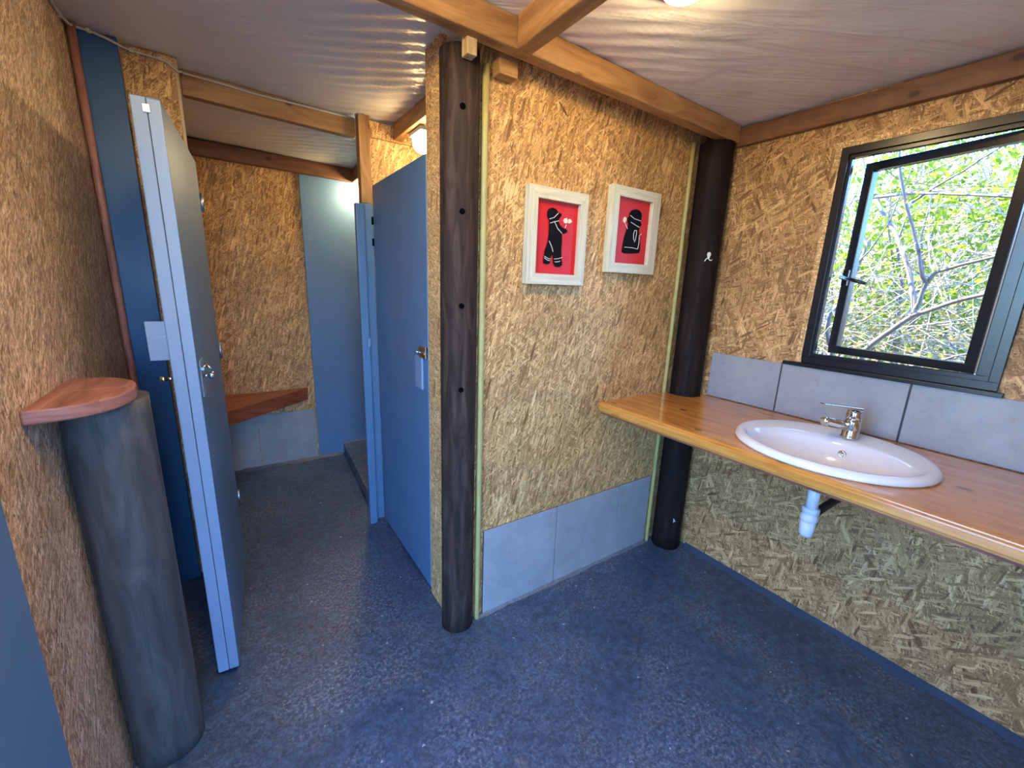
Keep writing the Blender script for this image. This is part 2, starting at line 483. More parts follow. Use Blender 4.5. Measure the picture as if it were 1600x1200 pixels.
# far wall
wall_far = struct('wall_far', MB('z').box(-2.80, 0.0, 2.063, 2.15, 0, 2.2), M['osb'])
struct('panel', MB('z').box(-1.487, -.005, 2.048, 2.0625, 0.0, 2.03), M['paint'], wall_far, .002, label='slate blue painted panel')
# left wall by the stump shelf, wall end pieces beside the open door
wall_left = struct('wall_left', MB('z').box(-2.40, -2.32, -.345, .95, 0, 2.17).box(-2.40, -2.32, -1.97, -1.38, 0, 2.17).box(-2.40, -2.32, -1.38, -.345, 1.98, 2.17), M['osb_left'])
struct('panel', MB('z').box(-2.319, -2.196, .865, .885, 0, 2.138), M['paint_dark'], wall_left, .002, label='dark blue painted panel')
struct('panel', MB('z').box(-2.195, -2.046, .90, .925, 0, 2.134), M['osb'], wall_left, .001)
struct('edge_strip', MB('z').box(-2.0455, -2.036, .90, .925, 0, 2.132), M['pale'], wall_left, label='pale batten along the board edge')
struct('wall_inner', MB('z').box(-2.80, -2.72, .95, 2.063, 0, 2.2).box(-2.80, -2.40, .95, 1.0, 0, 2.2), M['osb'])
struct('wall_front', MB('z').box(-2.40, -2.32, -2.05, -1.97, 0, 2.2).box(-1.80, .08, -2.05, -1.97, 0, 2.2).box(-2.32, -1.80, -2.05, -1.97, 1.95, 2.2), M['osb'])

# skirting tiles on the partition, raised 8 mm, open joints
xs = [-1.2035, -.8227, -.4156, -.176]
struct('tile_joint', MB().box(xs[0], xs[-1], -.004, -.0002, 0, .389), M['joint'], wall_back)
for a, c in zip(xs, xs[1:]):
    MB().box(a + .002, c - .002, -.009, -.0045, .004, .391).build('tile', M['tile'], wall_back, .0012)
# splashback tiles behind the basin
ys = [-.150, -.4708, -.892, -1.31, -1.73, -1.965]
struct('tile_joint', MB().box(-.004, -.0002, ys[-1], ys[0], .851, 1.064), M['joint'], wall_right)
for a, c in zip(ys, ys[1:]):
    MB().box(-.009, -.0045, c + .003, a - .003, .853, 1.066).build('tile', M['tile'], wall_right, .0012)
# far wall tiles below the bench
for a, c in ((-1.495, -1.872), (-1.872, -2.262), (-2.262, -2.65)):
    MB().box(c + .002, a - .002, 2.054, 2.0625, .004, .392).build('tile', M['tile'], wall_far, .0012)

def fillet(name, path, wdt, hgt, mat, seed):
    """rough cement fillet along a wall foot; path from a to b, n points into the room"""
    (ax, ay), (bx, by), (nx, ny) = path
    rnd = random.Random(seed); mb = MB()
    N = 60; prev = None
    for i in range(N + 1):
        t = i / N; x = ax + (bx - ax) * t; y = ay + (by - ay) * t
        ww = wdt * (.75 + .5 * noise.noise((t * 9, seed, 0)) + rnd.uniform(-.12, .12))
        h = hgt * (.9 + .3 * noise.noise((t * 14, seed, 4)))
        cur = [(x, y, 0.0), (x, y, h), (x + nx * ww * .45, y + ny * ww * .45, h * .55), (x + nx * ww, y + ny * ww, 0.0005)]
        if prev:
            for k in range(3): mb.face([prev[k], prev[k + 1], cur[k + 1], cur[k]])
        prev = cur
    return struct(name, mb, mat)
fillet('trim_1', ((-1.235, -.0095), (-.17, -.0095), (0, -1)), .020, .007, M['grout'], 3)
fillet('trim_2', ((-2.0, 2.053), (-1.32, 2.046), (0, -1)), .05, .012, M['grout'], 5)
fillet('baseboard_right', ((-.0005, -.15), (-.0005, -1.965), (-1, 0)), .055, .012, M['kerb'], 8)

# entrance door jamb on the left
struct('trim_3', MB('z').box(-2.40, -2.300, -.66, -.346, 0, 1.98), M['paint'], None, .004)
struct('trim_4', MB('z').box(-2.40, -2.300, -1.38, -1.34, 0, 1.98), M['paint'], None, .004)

# ------------------------------------------------------------------ cubicle row behind the partition
struct('trim_5', MB('z').box(-1.334, -1.312, .098, .224, 0, 2.11), M['osb_edge'], None, .002)
cub = struct('wall_cubicle', MB('z').box(-1.318, -.002, .965, .985, 0, 2.025), M['osb'])
struct('panel', MB('z').box(-1.318, -.002, .965, .985, 2.028, 2.10), M['osb'], cub)
jamb = struct('trim_6', MB('z').box(-1.372, -1.3195, .945, .998, 1.722, 2.112), M['beam'], None, .002)
struct('jamb', MB('z').box(-1.372, -1.3195, .945, .998, 0, 1.7215), M['paint'], jamb, .003, label='slate blue painted lower jamb')
struct('door_stop', MB('z').box(-1.412, -1.3725, .905, .938, 0.0, 1.712).box(-1.395, -1.3725, .9382, .99, 0.0, 1.708), M['paint'], jamb, .003, label='slate blue painted stop')
MB('z').box(-1.387, -1.3725, .890, .9045, 1.018, 1.062).build('strike_plate', M['paint_light'], jamb, .002)

door_2 = struct('door_2', MB('z').box(-1.333, -1.308, .232, .898, .02, 1.797), M['paint'], None, .002, label='closed slate blue cubicle door beside the dark middle pole')
mb = MB('z').box(-1.345, -1.3335, .272, .345, .925, 1.06)
lp = mb.build('lock_plate', M['paint_light'], door_2, .004)
bl = MB().tube([(-1.348, .30, 1.082), (-1.348, .225, 1.082)], .006, 8)
bl.tube([(-1.348, .262, 1.082), (-1.372, .262, 1.088)], .004, 8)
bl.box(-1.3440, -1.3335, .235, .30, 1.060, 1.105)
bl.build('bolt', M['chrome'], door_2)
for z in (1.62, 1.52): MB().tube([(-1.337, .899, z), (-1.337, .899, z + .035)], .005, 8).build('hinge', M['hole'], door_2)

# ------------------------------------------------------------------ open door on the left
def left_door():
    ang = math.atan2(.042, .692)       # swing off the y axis
    d = struct('door_1', MB('z').box(.0, .0285, 0, .69, .02, 1.785), M['paint'], None, .003, label='open slate blue door swung towards the viewer')
    # origin at the free edge's right-hand corner; local -x is the thickness
    d.location = (-2.059 - .0285, .210, 0); d.rotation_euler = (0, 0, -ang)
    MB('z').box(-.033, -.001, 0.0, .69, .02, 1.785).build('frame_stile', M['paint_light'], d, .003, label='pale edge of the framed side')
    MB('z').box(.001, .0275, -.0012, -.0002, .025, 1.78).build('edge_paint', M['paint_light'], d)
    MB('z').box(-.078, -.0335, .012, .020, 1.112, 1.222).build('keep_plate', M['paint_light'], d, .001)
    mb = MB().tube([(-.034, .03, 1.054), (-.052, .03, 1.054)], .006, 10).tube([(-.052, .03, 1.054), (-.066, .03, 1.054)], .010, 12)
    mb.build('bolt_knob', M['chrome'], d)
    MB('z').box(.0287, .0315, .035, .105, .99, 1.10).build('lock_plate', M['paint_light'], d, .001)
    mb = MB().tube([(.032, .055, 1.052), (.048, .055, 1.052)], .005, 10).tube([(.048, .055, 1.052), (.060, .055, 1.052)], .012, 14)
    mb.tube([(.036, .03, 1.078), (.036, .12, 1.078)], .005, 8).tube([(.036, .115, 1.078), (.056, .12, 1.05)], .0035, 8)
    mb.build('latch', M['chrome'], d)
    MB().box(-.010, .006, -.004, -.0013, 1.748, 1.768).build('catch', M['steel'], d, .001)
    for z in (.3, 1.0, 1.6): MB().tube([(.032, .692, z), (.032, .692, z + .07)], .006, 8).build('hinge', M['steel'], d)
left_door()

# ------------------------------------------------------------------ beams under the ceiling
def beam(name, corners, mat, grain, label, bevel=.004, **kw):
    return MB(grain).hexa(corners).build(name, mat, None, bevel, label=label, category='beam', **kw)
# main beam over the partition: slightly dropping to the right
def hx(a0, a1, z0, z1):  # end a: (x, yfront, yback)
    (xa, fa, ba), (xb, fb, bb) = a0, a1
    return [(xa, fa, z0[0]), (xb, fb, z0[1]), (xb, bb, z0[1]), (xa, ba, z0[0]), (xa, fa, z1[0]), (xb, fb, z1[1]), (xb, bb, z1[1]), (xa, ba, z1[0])]
mbeam = beam('ceiling_beam', hx((-2.28, -.100, -.055), (-.032, -.150, -.100), (2.052, 1.992), (2.140, 2.062)), M['beam'], 'x',
     'long pine ceiling beam crossing above the partition with the pictures')
MB('x').box(-1.205, -1.135, -.047, -.002, 1.985, 2.052).build('brace_block', M['beam'], mbeam, .004)
beam('ceiling_beam', [(-1.196, -1.96, 2.02), (-1.142, -1.96, 2.02), (-1.142, -.126, 2.02), (-1.196, -.126, 2.02),
     (-1.196, -1.96, 2.110), (-1.142, -1.96, 2.110), (-1.142, -.126, 2.110), (-1.196, -.126, 2.110)], M['beam'], 'y',
     'short pine joist with knotty underside butting into the long beam')
beam('ceiling_beam', [(-.030, -1.965, 1.981), (-.0005, -1.965, 1.981), (-.0005, -.004, 1.981), (-.030, -.004, 1.981),
     (-.030, -1.965, 2.052), (-.0005, -1.965, 2.052), (-.0005, -.004, 2.052), (-.030, -.004, 2.052)], M['beam_red'], 'y',
     'red-brown beam along the top of the window wall')
beam('ceiling_beam', hx((-2.034, .998, 1.04), (-1.3725, .998, 1.04), (2.045, 2.022), (2.135, 2.105)), M['beam'], 'x',
     'pine beam spanning the corridor above the open door, nearest of two')
beam('ceiling_beam', hx((-2.70, 2.005, 2.047), (-.002, 2.005, 2.047), (2.05, 2.005), (2.135, 2.09)), M['beam_red'], 'x',
     'brown beam along the top of the far corridor wall')
beam('ceiling_beam', [(-1.200, .092, 2.035), (-1.155, .092, 2.035), (-1.155, .963, 2.035), (-1.200, .963, 2.035),
     (-1.200, .092, 2.108), (-1.155, .092, 2.108), (-1.155, .963, 2.108), (-1.200, .963, 2.108)], M['beam'], 'y',
     'beam inside the near cubicle beside its glowing lamp')
beam('ceiling_beam', [(-1.160, .99, 2.015), (-1.115, .99, 2.015), (-1.115, 2.0, 2.015), (-1.160, 2.0, 2.015),
     (-1.160, .99, 2.10), (-1.115, .99, 2.10), (-1.115, 2.0, 2.10), (-1.160, 2.0, 2.10)], M['beam_red'], 'y',
     'dark beam end inside the far cubicle beside the second lamp')

def bead(parent, pts, rad, name, mat): return MB().tube(pts, rad, 6).build(name, mat, parent)
bead(mbeam, [(-.66, -.1285, 2.083), (-.635, -.1295, 2.060), (-.612, -.1305, 2.040)], [.0012, .003, .001], 'split', M['hole'])
bead(wall_back, [(-.93, -.0005, 1.985), (-.905, -.0005, 1.962), (-.885, -.0005, 1.945)], [.002, .0045, .001], 'loose_strand', M['beam_red'])
# ------------------------------------------------------------------ poles
def pole(cx, cy, r, z0, z1, seed, name='timber_pole', lean=(0, 0), n=28, rough=.018):
    mb = MB('z'); rings = []; m = 26
    for i in range(m + 1):
        z = z0 + (z1 - z0) * i / m; ring = []
        for k in range(n):
            a = 2 * PI * k / n
            rr = r * (1 + rough * 2 * noise.noise((math.cos(a) * 1.3 + seed, math.sin(a) * 1.3, z * 1.6)) + rough * .6 * noise.noise((math.cos(a) * 6, math.sin(a) * 6 + seed, z * .9)))
            ring.append((cx + lean[0] * (z - z0) + rr * math.cos(a), cy + lean[1] * (z - z0) + rr * math.sin(a), z))
        rings.append(ring)
    for i in range(m):
        for k in range(n):
            k2 = (k + 1) % n
            za, zb = rings[i][k][2], rings[i + 1][k][2]
            u0, u1 = r * 2 * PI * k / n + seed, r * 2 * PI * (k + 1) / n + seed
            mb.face([rings[i][k], rings[i][k2], rings[i + 1][k2], rings[i + 1][k]], [(za, u0), (za, u1), (zb, u1), (zb, u0)], True)
    mb.face(rings[0][::-1]); mb.face(rings[-1])
    return mb
pm = empty('timber_pole', (-1.31, .012, 0), label='dark brown round pole with drilled holes at the near end of the partition', category='pole')
shift(pole(-1.31, .012, .062, 0, 2.03, 2.0, rough=.012).build('trunk', M['post'], pm), pm)
for z in (1.865, 1.573, 1.282, .998):
    a = math.radians(-108)
    p = Vector((-1.31 + .0605 * math.cos(a), .012 + .0605 * math.sin(a), z)); q = p + Vector((math.cos(a), math.sin(a), 0)) * .003
    shift(MB().tube([p, q], .0092, 12).build('bolt_hole', M['hole'], pm), pm)
shift(MB('z').box(-1.337, -1.305, -.088, -.052, 1.985, 2.043).build('block', M['pale'], pm, .003, label='small pale pine block'), pm)

pr_ = empty('timber_pole', (-.085, -.080, 0), label='blackish brown round pole in the corner passing through the counter', category='pole')
shift(pole(-.085, -.080, .0715, 0, 1.992, 6.0, rough=.006).build('trunk', M['creosote'], pr_), pr_)
def chip(parent, cx, cy, r, outline, a0, z0, mat, name):
    """thin flake of bare wood on a round pole; outline in (arc metres, height)"""
    mb = MB(); P = []
    for s_, h in outline:
        a = a0 + s_ / r
        P.append(((cx + r * math.cos(a), cy + r * math.sin(a), z0 + h), (cx + (r + .0015) * math.cos(a), cy + (r + .0015) * math.sin(a), z0 + h)))
    mb.face([p[1] for p in P])
    for (a, b), (c, d) in zip(P, P[1:] + P[:1]): mb.face([a, c, d, b])
    return shift(mb.build(name, mat, parent), parent)
A0 = math.radians(-128)
chip(pr_, -.085, -.080, .0722, [(-.002, -.012), (.004, -.013), (.007, -.004), (.010, .006), (.009, .014), (.003, .018), (-.004, .016), (-.007, .009), (-.005, .0)], A0, 1.512, M['chip'], 'bare_chip')
chip(pr_, -.085, -.080, .0722, [(-.004, -.009), (-.011, -.020), (-.015, -.022), (-.014, -.017), (-.008, -.007), (0, -.004)], A0, 1.510, M['chip'], 'bare_chip')
chip(pr_, -.085, -.080, .0722, [(.004, -.010), (.014, -.015), (.020, -.011), (.021, -.014), (.014, -.019), (.003, -.014)], A0, 1.510, M['chip'], 'bare_chip')
chip(pr_, -.085, -.080, .0722, [(-.006, .012), (-.003, .0), (-.004, -.012), (.001, -.004), (.008, -.004), (.005, .002), (.001, .004), (-.002, .013)], math.radians(-122), .175, M['chip'], 'bare_chip')

# stump with rounded shelf on the left wall
st = pole(-2.236, .045, .082, 0, 1.058, 9.0, n=32, rough=.02).build('pole_stump', M['stump'], None, label='thick dark pole stump standing against the left wall under the shelf', category='stump')
sh = empty('stump_shelf', (-2.24, .04, 1.0585), label='reddish wooden shelf with rounded end resting on the pole stump', category='shelf')
poly = [(-2.3195, -.152)]
for k in range(19):
    t = -PI / 2 + PI * k / 18
    if 0 < k < 18: poly.append((-2.3195 + .148 * (abs(math.cos(t)) ** .75), .010 + .158 * math.sin(t)))
poly.append((-2.3195, .168))
pa = [p for p in poly]
def clip(poly, y, above):
    out = []
    for (a, b) in zip(poly, poly[1:] + poly[:1]):
        ia = (a[1] > y) == above; ib = (b[1] > y) == above
        if ia: out.append(a)
        if ia != ib:
            t = (y - a[1]) / (b[1] - a[1]); out.append((a[0] + (b[0] - a[0]) * t, y))
    return out
pb = MB('y').prism(clip(poly, .012, False), 1.0585, 1.088); shift(pb.build('plank', M['shelf'], sh, .004), sh)
pb = MB('y').prism(clip(poly, .0135, True), 1.0585, 1.088); shift(pb.build('plank', M['shelf'], sh, .004), sh)

# bamboo cover strips
def bamboo(x, y, r, z1, seed, label, mat=None, nodes=.27):
    rnd = random.Random(seed)
    pts = []; rad = []; z = 0.0
    while z < z1:
        for dz, k in ((0, 1.0), (.006, .86), (.012, .95)):
            if z + dz < z1: pts.append((x + rnd.uniform(-.001, .001), y, z + dz)); rad.append(r * k)
        z += nodes * rnd.uniform(.8, 1.2)
        if z < z1: pts.append((x, y, z - .006)); rad.append(r * .98)
    pts.append((x, y, z1)); rad.append(r)
    return MB('z').tube(pts, rad, 12).build('bamboo_strip', mat or M['bamboo'], None, label=label, category='bamboo strip')
bamboo(-.160, -.0125, .0105, 2.0, 1, 'thin yellow bamboo strip in the corner beside the blackish pole')
bamboo(-1.233, -.0125, .0115, 2.01, 2, 'thin yellow bamboo strip right of the drilled middle pole')
bamboo(-2.304, .846, .0125, 2.14, 3, 'dull brown bamboo strip beside the dark blue panel', M['shelf'], .42)

# ------------------------------------------------------------------ counter with basin
CZ = .85
ct = empty('counter', (-.3, -.9, 0), label='varnished orange pine counter along the window wall', category='counter')
BC = (-.345, -.795)   # basin rim centre
def counter_top():
    bm = bmesh.new()
    out = [(-.5755, -.001), (-.5755, -1.965), (-.0097, -1.965), (-.0097, -.150)]
    for k in range(13):
        a = math.radians(-43 - (180 + 43 - 43) * k / 12)
    arc = []
    for k in range(15):
        a = math.radians(-10 - 180 * k / 14 + 0)
        arc.append((-.085 + .0745 * math.cos(a), -.080 + .0745 * math.sin(a)))
    arc = [p for p in arc if p[0] < -.0097]
    out += arc + [(-.172, -.0245)]
    out = [p for i, p in enumerate(out) if not (p == (-.172, -.0245))] + [(-.1605, -.0245), (-.1735, -.0245), (-.1735, -.001)]
    vo = [bm.verts.new((x, y, CZ)) for x, y in out]
    eo = [bm.edges.new((vo[i], vo[(i + 1) % len(vo)])) for i in range(len(vo))]
    vi = [bm.verts.new((BC[0] + .205 * math.cos(2 * PI * k / 40), BC[1] + .24 * math.sin(2 * PI * k / 40), CZ)) for k in range(40)]
    ei = [bm.edges.new((vi[i], vi[(i + 1) % 40])) for i in range(40)]
    bmesh.ops.triangle_fill(bm, edges=eo + ei, use_beauty=True)
    g = bmesh.ops.extrude_face_region(bm, geom=bm.faces[:])
    for v in [x for x in g['geom'] if isinstance(x, bmesh.types.BMVert)]: v.co.z -= .040
    bmesh.ops.recalc_face_normals(bm, faces=bm.faces)
    uvl = bm.loops.layers.uv.new('UVMap')
    for f in bm.faces:
        for l in f.loops:
            c = l.vert.co; l[uvl].uv = (c.y * 1.0 + 3.1, c.x + (c.z - CZ) + 2.2)
    me = bpy.data.meshes.new('counter_top'); bm.to_mesh(me); bm.free()
    me.materials.append(M['counter'])
    o = bpy.data.objects.new('counter_top', me); COL.objects.link(o); o.parent = ct
    shift(o, ct)
counter_top()
prof = [(-.576, .850), (-.594, .850), (-.598, .8475), (-.599, .8445), (-.601, .8435), (-.6055, .841), (-.607, .8375), (-.607, .817), (-.6055, .8145), (-.601, .8135), (-.600, .807), (-.576, .807)]
shift(MB('y').extr([(x, -.001, z) for x, z in prof], (0, -1.964, 0)).build('front_edge', M['counter'], ct), ct)
shift(MB('y').box(-.596, -.560, -1.96, -.004, .797, .8065).build('under_batten', M['bench'], ct, .002, label='darker batten under the front edge'), ct)

bs = empty('wash_basin', (BC[0], BC[1], CZ), label='white oval ceramic drop-in basin set in the pine counter', category='basin')
def basin():
    n = 56
    # outer rim, ledge (wide at the back), inner bowl shifted to the front
    R = []
    ox, oy = .250, .280
    def ring(cx, cy, ax, ay, z): R.append([(cx + ax * math.cos(2 * PI * k / n), cy + ay * math.sin(2 * PI * k / n), z) for k in range(n)])
    cx, cy = BC
    ring(cx, cy, ox - .012, oy - .012, CZ + .0005)
    ring(cx, cy, ox - .001, oy - .001, CZ + .003)
    ring(cx, cy, ox, oy, CZ + .009)
    ring(cx, cy, ox - .004, oy - .004, CZ + .018)
    ring(cx, cy, ox - .012, oy - .012, CZ + .024)
    ring(cx, cy, ox - .024, oy - .024, CZ + .0255)
    ring(cx - .010, cy - .003, ox - .040, oy - .036, CZ + .021)
    ring(cx - .048, cy - .008, .180, .231, CZ + .019)
    ring(cx - .055, cy - .010, .168, .224, CZ + .013)
    ring(cx - .057, cy - .012, .160, .216, CZ + .000)
    ring(cx - .056, cy - .013, .146, .200, CZ - .028)
    ring(cx - .053, cy - .013, .122, .170, CZ - .058)
    ring(cx - .050, cy - .013, .090, .125, CZ - .078)
    ring(cx - .052, cy - .013, .055, .070, CZ - .089)
    ring(cx - .058, cy - .013, .024, .024, CZ - .093)
    mb = MB()
    for i in range(len(R) - 1):
        for k in range(n):
            k2 = (k + 1) % n
            mb.face([R[i][k], R[i][k2], R[i + 1][k2], R[i + 1][k]], None, True)
    # underside of the bowl
    U = [[(x + (BC[0] - .058 - x) * -.05, y, z - .012) for x, y, z in R[j]] for j in (9, 10, 11, 12, 13, 14)]
    for i in range(len(U) - 1):
        for k in range(n):
            k2 = (k + 1) % n
            mb.face([U[i][k2], U[i][k], U[i + 1][k], U[i + 1][k2]], None, True)
    o = mb.build('bowl', M['ceramic'], bs); shift(o, bs)
    dr = MB().lathe([(.0, CZ - .089), (.016, CZ - .089), (.022, CZ - .0905), (.0245, CZ - .0925)], 24, cx - .058, cy - .013)
    shift(dr.build('drain', M['chrome'], bs), bs)
    # overflow ring on the back slope of the bowl
    c = Vector((cx - .058 + .1505, cy - .013 - .006, CZ - .026)); nrm = Vector((-.96, 0, .27)).normalized()
    t1 = Vector((0, 1, 0)); t2 = nrm.cross(t1)
    mb = MB(); prf = [(.005, .001), (.0065, .004), (.011, .0045), (.013, .001)]; m = 20
    for i in range(3):
        for k in range(m):
            q = []
            for (r, h), kk in ((prf[i], k), (prf[i], k + 1), (prf[i + 1], k + 1), (prf[i + 1], k)):
                a = 2 * PI * kk / m
                q.append(c + t1 * r * math.cos(a) + t2 * r * math.sin(a) + nrm * h)
            mb.face(q, None, True)
    shift(mb.build('overflow_ring', M['chrome'], bs), bs)
    mb = MB(); mb.face([c + t1 * .0052 * math.cos(2 * PI * k / m) + t2 * .0052 * math.sin(2 * PI * k / m) + nrm * .0012 for k in range(m)])
    shift(mb.build('overflow_hole', M['hole'], bs), bs)
basin()

TP = Vector((-.192, -.806, CZ + .0225))
tp = empty('basin_tap', TP, label='small chrome lever mixer tap on the back of the basin', category='tap')
tp.rotation_euler = (0, 0, math.radians(-36))
tp.scale = (1.1, 1.1, 1.1)
# local: spout towards -x
mb = MB().lathe([(0, 0), (.025, 0), (.0255, .004), (.023, .007), (.0225, .030), (.0215, .050), (.021, .062), (0, .062)], 28)
mb.build('body', M['chrome'], tp)
mb = MB().tube([(-.010, 0, .034), (-.045, 0, .046), (-.078, 0, .052), (-.094, 0, .051)], [.0145, .0135, .0125, .0115], 16)
mb.build('spout', M['chrome'], tp)
MB().tube([(-.084, 0, .049), (-.084, 0, .036)], .0085, 14).build('aerator', M['steel'], tp)
mb = MB().lathe([(.0, .0635), (.0205, .0635), (.0212, .066), (.0212, .084), (.019, .0905), (0, .0915)], 28)
hd = mb.build('cartridge_cap', M['chrome'], tp)
hx_ = []
for z_, k in ((0, 0), (1, 1)):
    pass
mb = MB()
for s_ in range(8):
    t0, t1 = s_ / 8, (s_ + 1) / 8
    def sec(t):
        x = .012 - .118 * t; wd = .0175 - .005 * t; z = .093 + .013 * t; th = .0075 - .0035 * t
        return [(x, -wd, z), (x, wd, z), (x, wd, z + th), (x, -wd, z + th)]
    a, c = sec(t0), sec(t1)
    for k in range(4): mb.face([a[k], a[(k + 1) % 4], c[(k + 1) % 4], c[k]])
    if s_ == 0: mb.face(a[::-1])
    if s_ == 7: mb.face(c)
mb.build('lever', M['chrome'], tp, .0015)

tr = empty('waste_trap', (BC[0] - .058, BC[1] - .013, CZ - .13), label='white plastic waste trap hanging below the basin', category='trap')
cx, cy = BC[0] - .058, BC[1] - .013
shift(MB().lathe([(.0, .7445), (.018, .7445), (.018, .66), (.0, .66)], 20, cx, cy).build('tailpipe', M['pvc'], tr), tr)
shift(MB().lathe([(.0, .662), (.024, .662), (.0255, .658), (.0255, .644), (.0225, .642), (.0225, .636), (.0260, .634), (.0265, .618), (.024, .615), (0, .615)], 24, cx, cy).build('union_nut', M['pvc'], tr), tr)
shift(MB().lathe([(0, .615), (.0225, .615), (.0225, .585), (.021, .566), (.016, .556), (0, .553)], 24, cx, cy).build('bottle_cup', M['pvc'], tr), tr)
shift(MB().tube([(cx + .022, cy, .626), (cx + .10, cy, .630), (-.002, cy, .632)], .0135, 12).build('outlet_pipe', M['pipe_in_shade'], tr), tr)

# ------------------------------------------------------------------ window with opened casement
wn = empty('window_1', (0, -.805, 1.089), kind='structure', label='charcoal aluminium window with casement pushed open')
def ring_frame(mb, y0, y1, z0, z1, fw, x0, x1, fb=None, ft=None):
    fb = fb or fw; ft = ft or fw
    mb.box(x0, x1, y0, y1, z0, z0 + fb); mb.box(x0, x1, y0, y1, z1 - ft, z1)
    mb.box(x0, x1, y0, y0 + fw, z0 + fb, z1 - ft); mb.box(x0, x1, y1 - fw, y1, z0 + fb, z1 - ft)
    return mb
mb = ring_frame(MB('y'), WY0 - .016, WY1 + .000, WZ0 - .004, WZ1 + .002, .030, -.006, -.0005)
mb2 = ring_frame(MB('y'), WY0 + .001, WY1 - .001, WZ0 + .001, WZ1 - .001, .034, .0, .024)
shift(mb2.build('window_frame', M['alu'], wn, .002), wn)
# inner stop bead
shift(ring_frame(MB('y'), WY0 - .022, WY1 - .0, WZ0 - .006, WZ1 + .004, .026, -.012, -.0004).build('cover_bead', M['alu'], wn, .002), wn)
shift(MB('y').box(-.019, -.0005, -1.105, -.474, 1.0665, 1.082).build('window_sill', M['alu'], wn, .002), wn)
shift(MB('z').box(-.0035, -.0003, WY1 + .0005, WY1 + .024, WZ0 - .004, WZ1 + .026).box(-.0035, -.0003, WY0 - .02, WY1 + .0004, WZ1 + .0045, WZ1 + .026).build('reveal_edge', M['osb_edge'], wn, label='pale raw board edge around the opening'), wn)
# casement, hinged on its right (y = WY0) and swung outwards
sash = empty('casement', (.044, WY0 + .040, 0), math.radians(-12.0))
sash.parent = wn; shift(sash, wn)
sw, z0, z1 = .455, WZ0 + .034, WZ1 - .034
mb = MB('y'); ring_frame(mb, 0, sw, z0, z1, .030, -.016, .016)
mb.build('sash_frame', M['alu'], sash, .002)
MB().box(-.002, .002, .026, sw - .026, z0 + .026, z1 - .026).build('glass_pane', M['glass'], sash)
zc = (z0 + z1) / 2 - .06
hb = MB().box(-.030, -.0165, sw - .026, sw - .006, zc - .03, zc + .03)
hb.tube([(-.028, sw - .016, zc), (-.045, sw - .016, zc)], .008, 10)
hb.tube([(-.045, sw - .006, zc + .004), (-.047, sw - .06, zc - .010), (-.047, sw - .105, zc - .022)], [.0075, .007, .006], 8)
hb.build('handle', M['alu'], sash)

# ------------------------------------------------------------------ two framed pictures
def picture(x0, x1, z0, z1, ix0, ix1, iz0, iz1, body, lines, petals, lab):
    e = empty('framed_picture', ((x0 + x1) / 2, 0, z0), label=lab, category='picture', group='framed pictures on the partition')
    d0, d1 = -.030, -.001
    for quad, g in (([(x0, z0), (x1, z0), (ix1, iz0), (ix0, iz0)], 'x'), ([(x0, z1), (ix0, iz1), (ix1, iz1), (x1, z1)], 'x'),
                    ([(x0, z0), (ix0, iz0), (ix0, iz1), (x0, z1)], 'z'), ([(x1, z0), (x1, z1), (ix1, iz1), (ix1, iz0)], 'z')):
        shift(MB(g).extr([(x, d0, z) for x, z in quad], (0, d1 - d0, 0)).build('frame_rail', M['frame'], e, .0015), e)
    shift(MB().box(ix0 - .004, ix1 + .004, -.012, -.008, iz0 - .004, iz1 + .004).build('backing', M['red'], e), e)
    shift(MB().extr([(x, -.0155, z) for x, z in body], (0, .0032, 0)).build('figure', M['black'], e), e)
    mb = MB()
    for ln in lines: mb.tube([(x, -.0162, z) for x, z in ln], .0013, 6, smooth=False)
    shift(mb.build('outline', M['white'], e), e)
    for p in petals: shift(MB().extr([(x, -.0155, z) for x, z in p], (0, .0032, 0)).build('flower', M['cream'], e), e)
    return e
boy = [(-0.947, 1.634), (-0.93, 1.632), (-0.918, 1.621), (-0.902, 1.618), (-0.901, 1.611), (-0.911, 1.601), (-0.914, 1.591), (-0.905, 1.577), (-0.888, 1.568), (-0.871, 1.565), (-0.868, 1.557), (-0.882, 1.55), (-0.895, 1.547), (-0.892, 1.52), (-0.893, 1.491), (-0.89, 1.458), (-0.884, 1.437), (-0.897, 1.427), (-0.917, 1.428), (-0.928, 1.441), (-0.931, 1.463), (-0.934, 1.473), (-0.942, 1.462), (-0.944, 1.44), (-0.957, 1.434), (-0.975, 1.438), (-0.976, 1.454), (-0.97, 1.485), (-0.96, 1.511), (-0.956, 1.543), (-0.957, 1.575), (-0.957, 1.589), (-0.967, 1.602), (-0.968, 1.617), (-0.961, 1.628)]
bl_ = [[(-0.958, 1.594), (-0.937, 1.601), (-0.918, 1.618)], [(-0.954, 1.58), (-0.934, 1.587), (-0.914, 1.592)], [(-0.934, 1.587), (-0.918, 1.565), (-0.895, 1.549)], [(-0.955, 1.518), (-0.941, 1.498), (-0.934, 1.481)], [(-0.974, 1.463), (-0.958, 1.456), (-0.945, 1.454)], [(-0.974, 1.457), (-0.958, 1.449), (-0.947, 1.448)], [(-0.927, 1.455), (-0.905, 1.458), (-0.889, 1.463)], [(-0.923, 1.445), (-0.909, 1.446), (-0.897, 1.449)], [(-0.882, 1.57), (-0.877, 1.583)]]
bf = [[(-0.891, 1.596), (-0.885, 1.604), (-0.874, 1.606), (-0.87, 1.598), (-0.873, 1.588), (-0.885, 1.587)], [(-0.868, 1.595), (-0.864, 1.604), (-0.854, 1.603), (-0.849, 1.595), (-0.858, 1.589), (-0.866, 1.588)]]
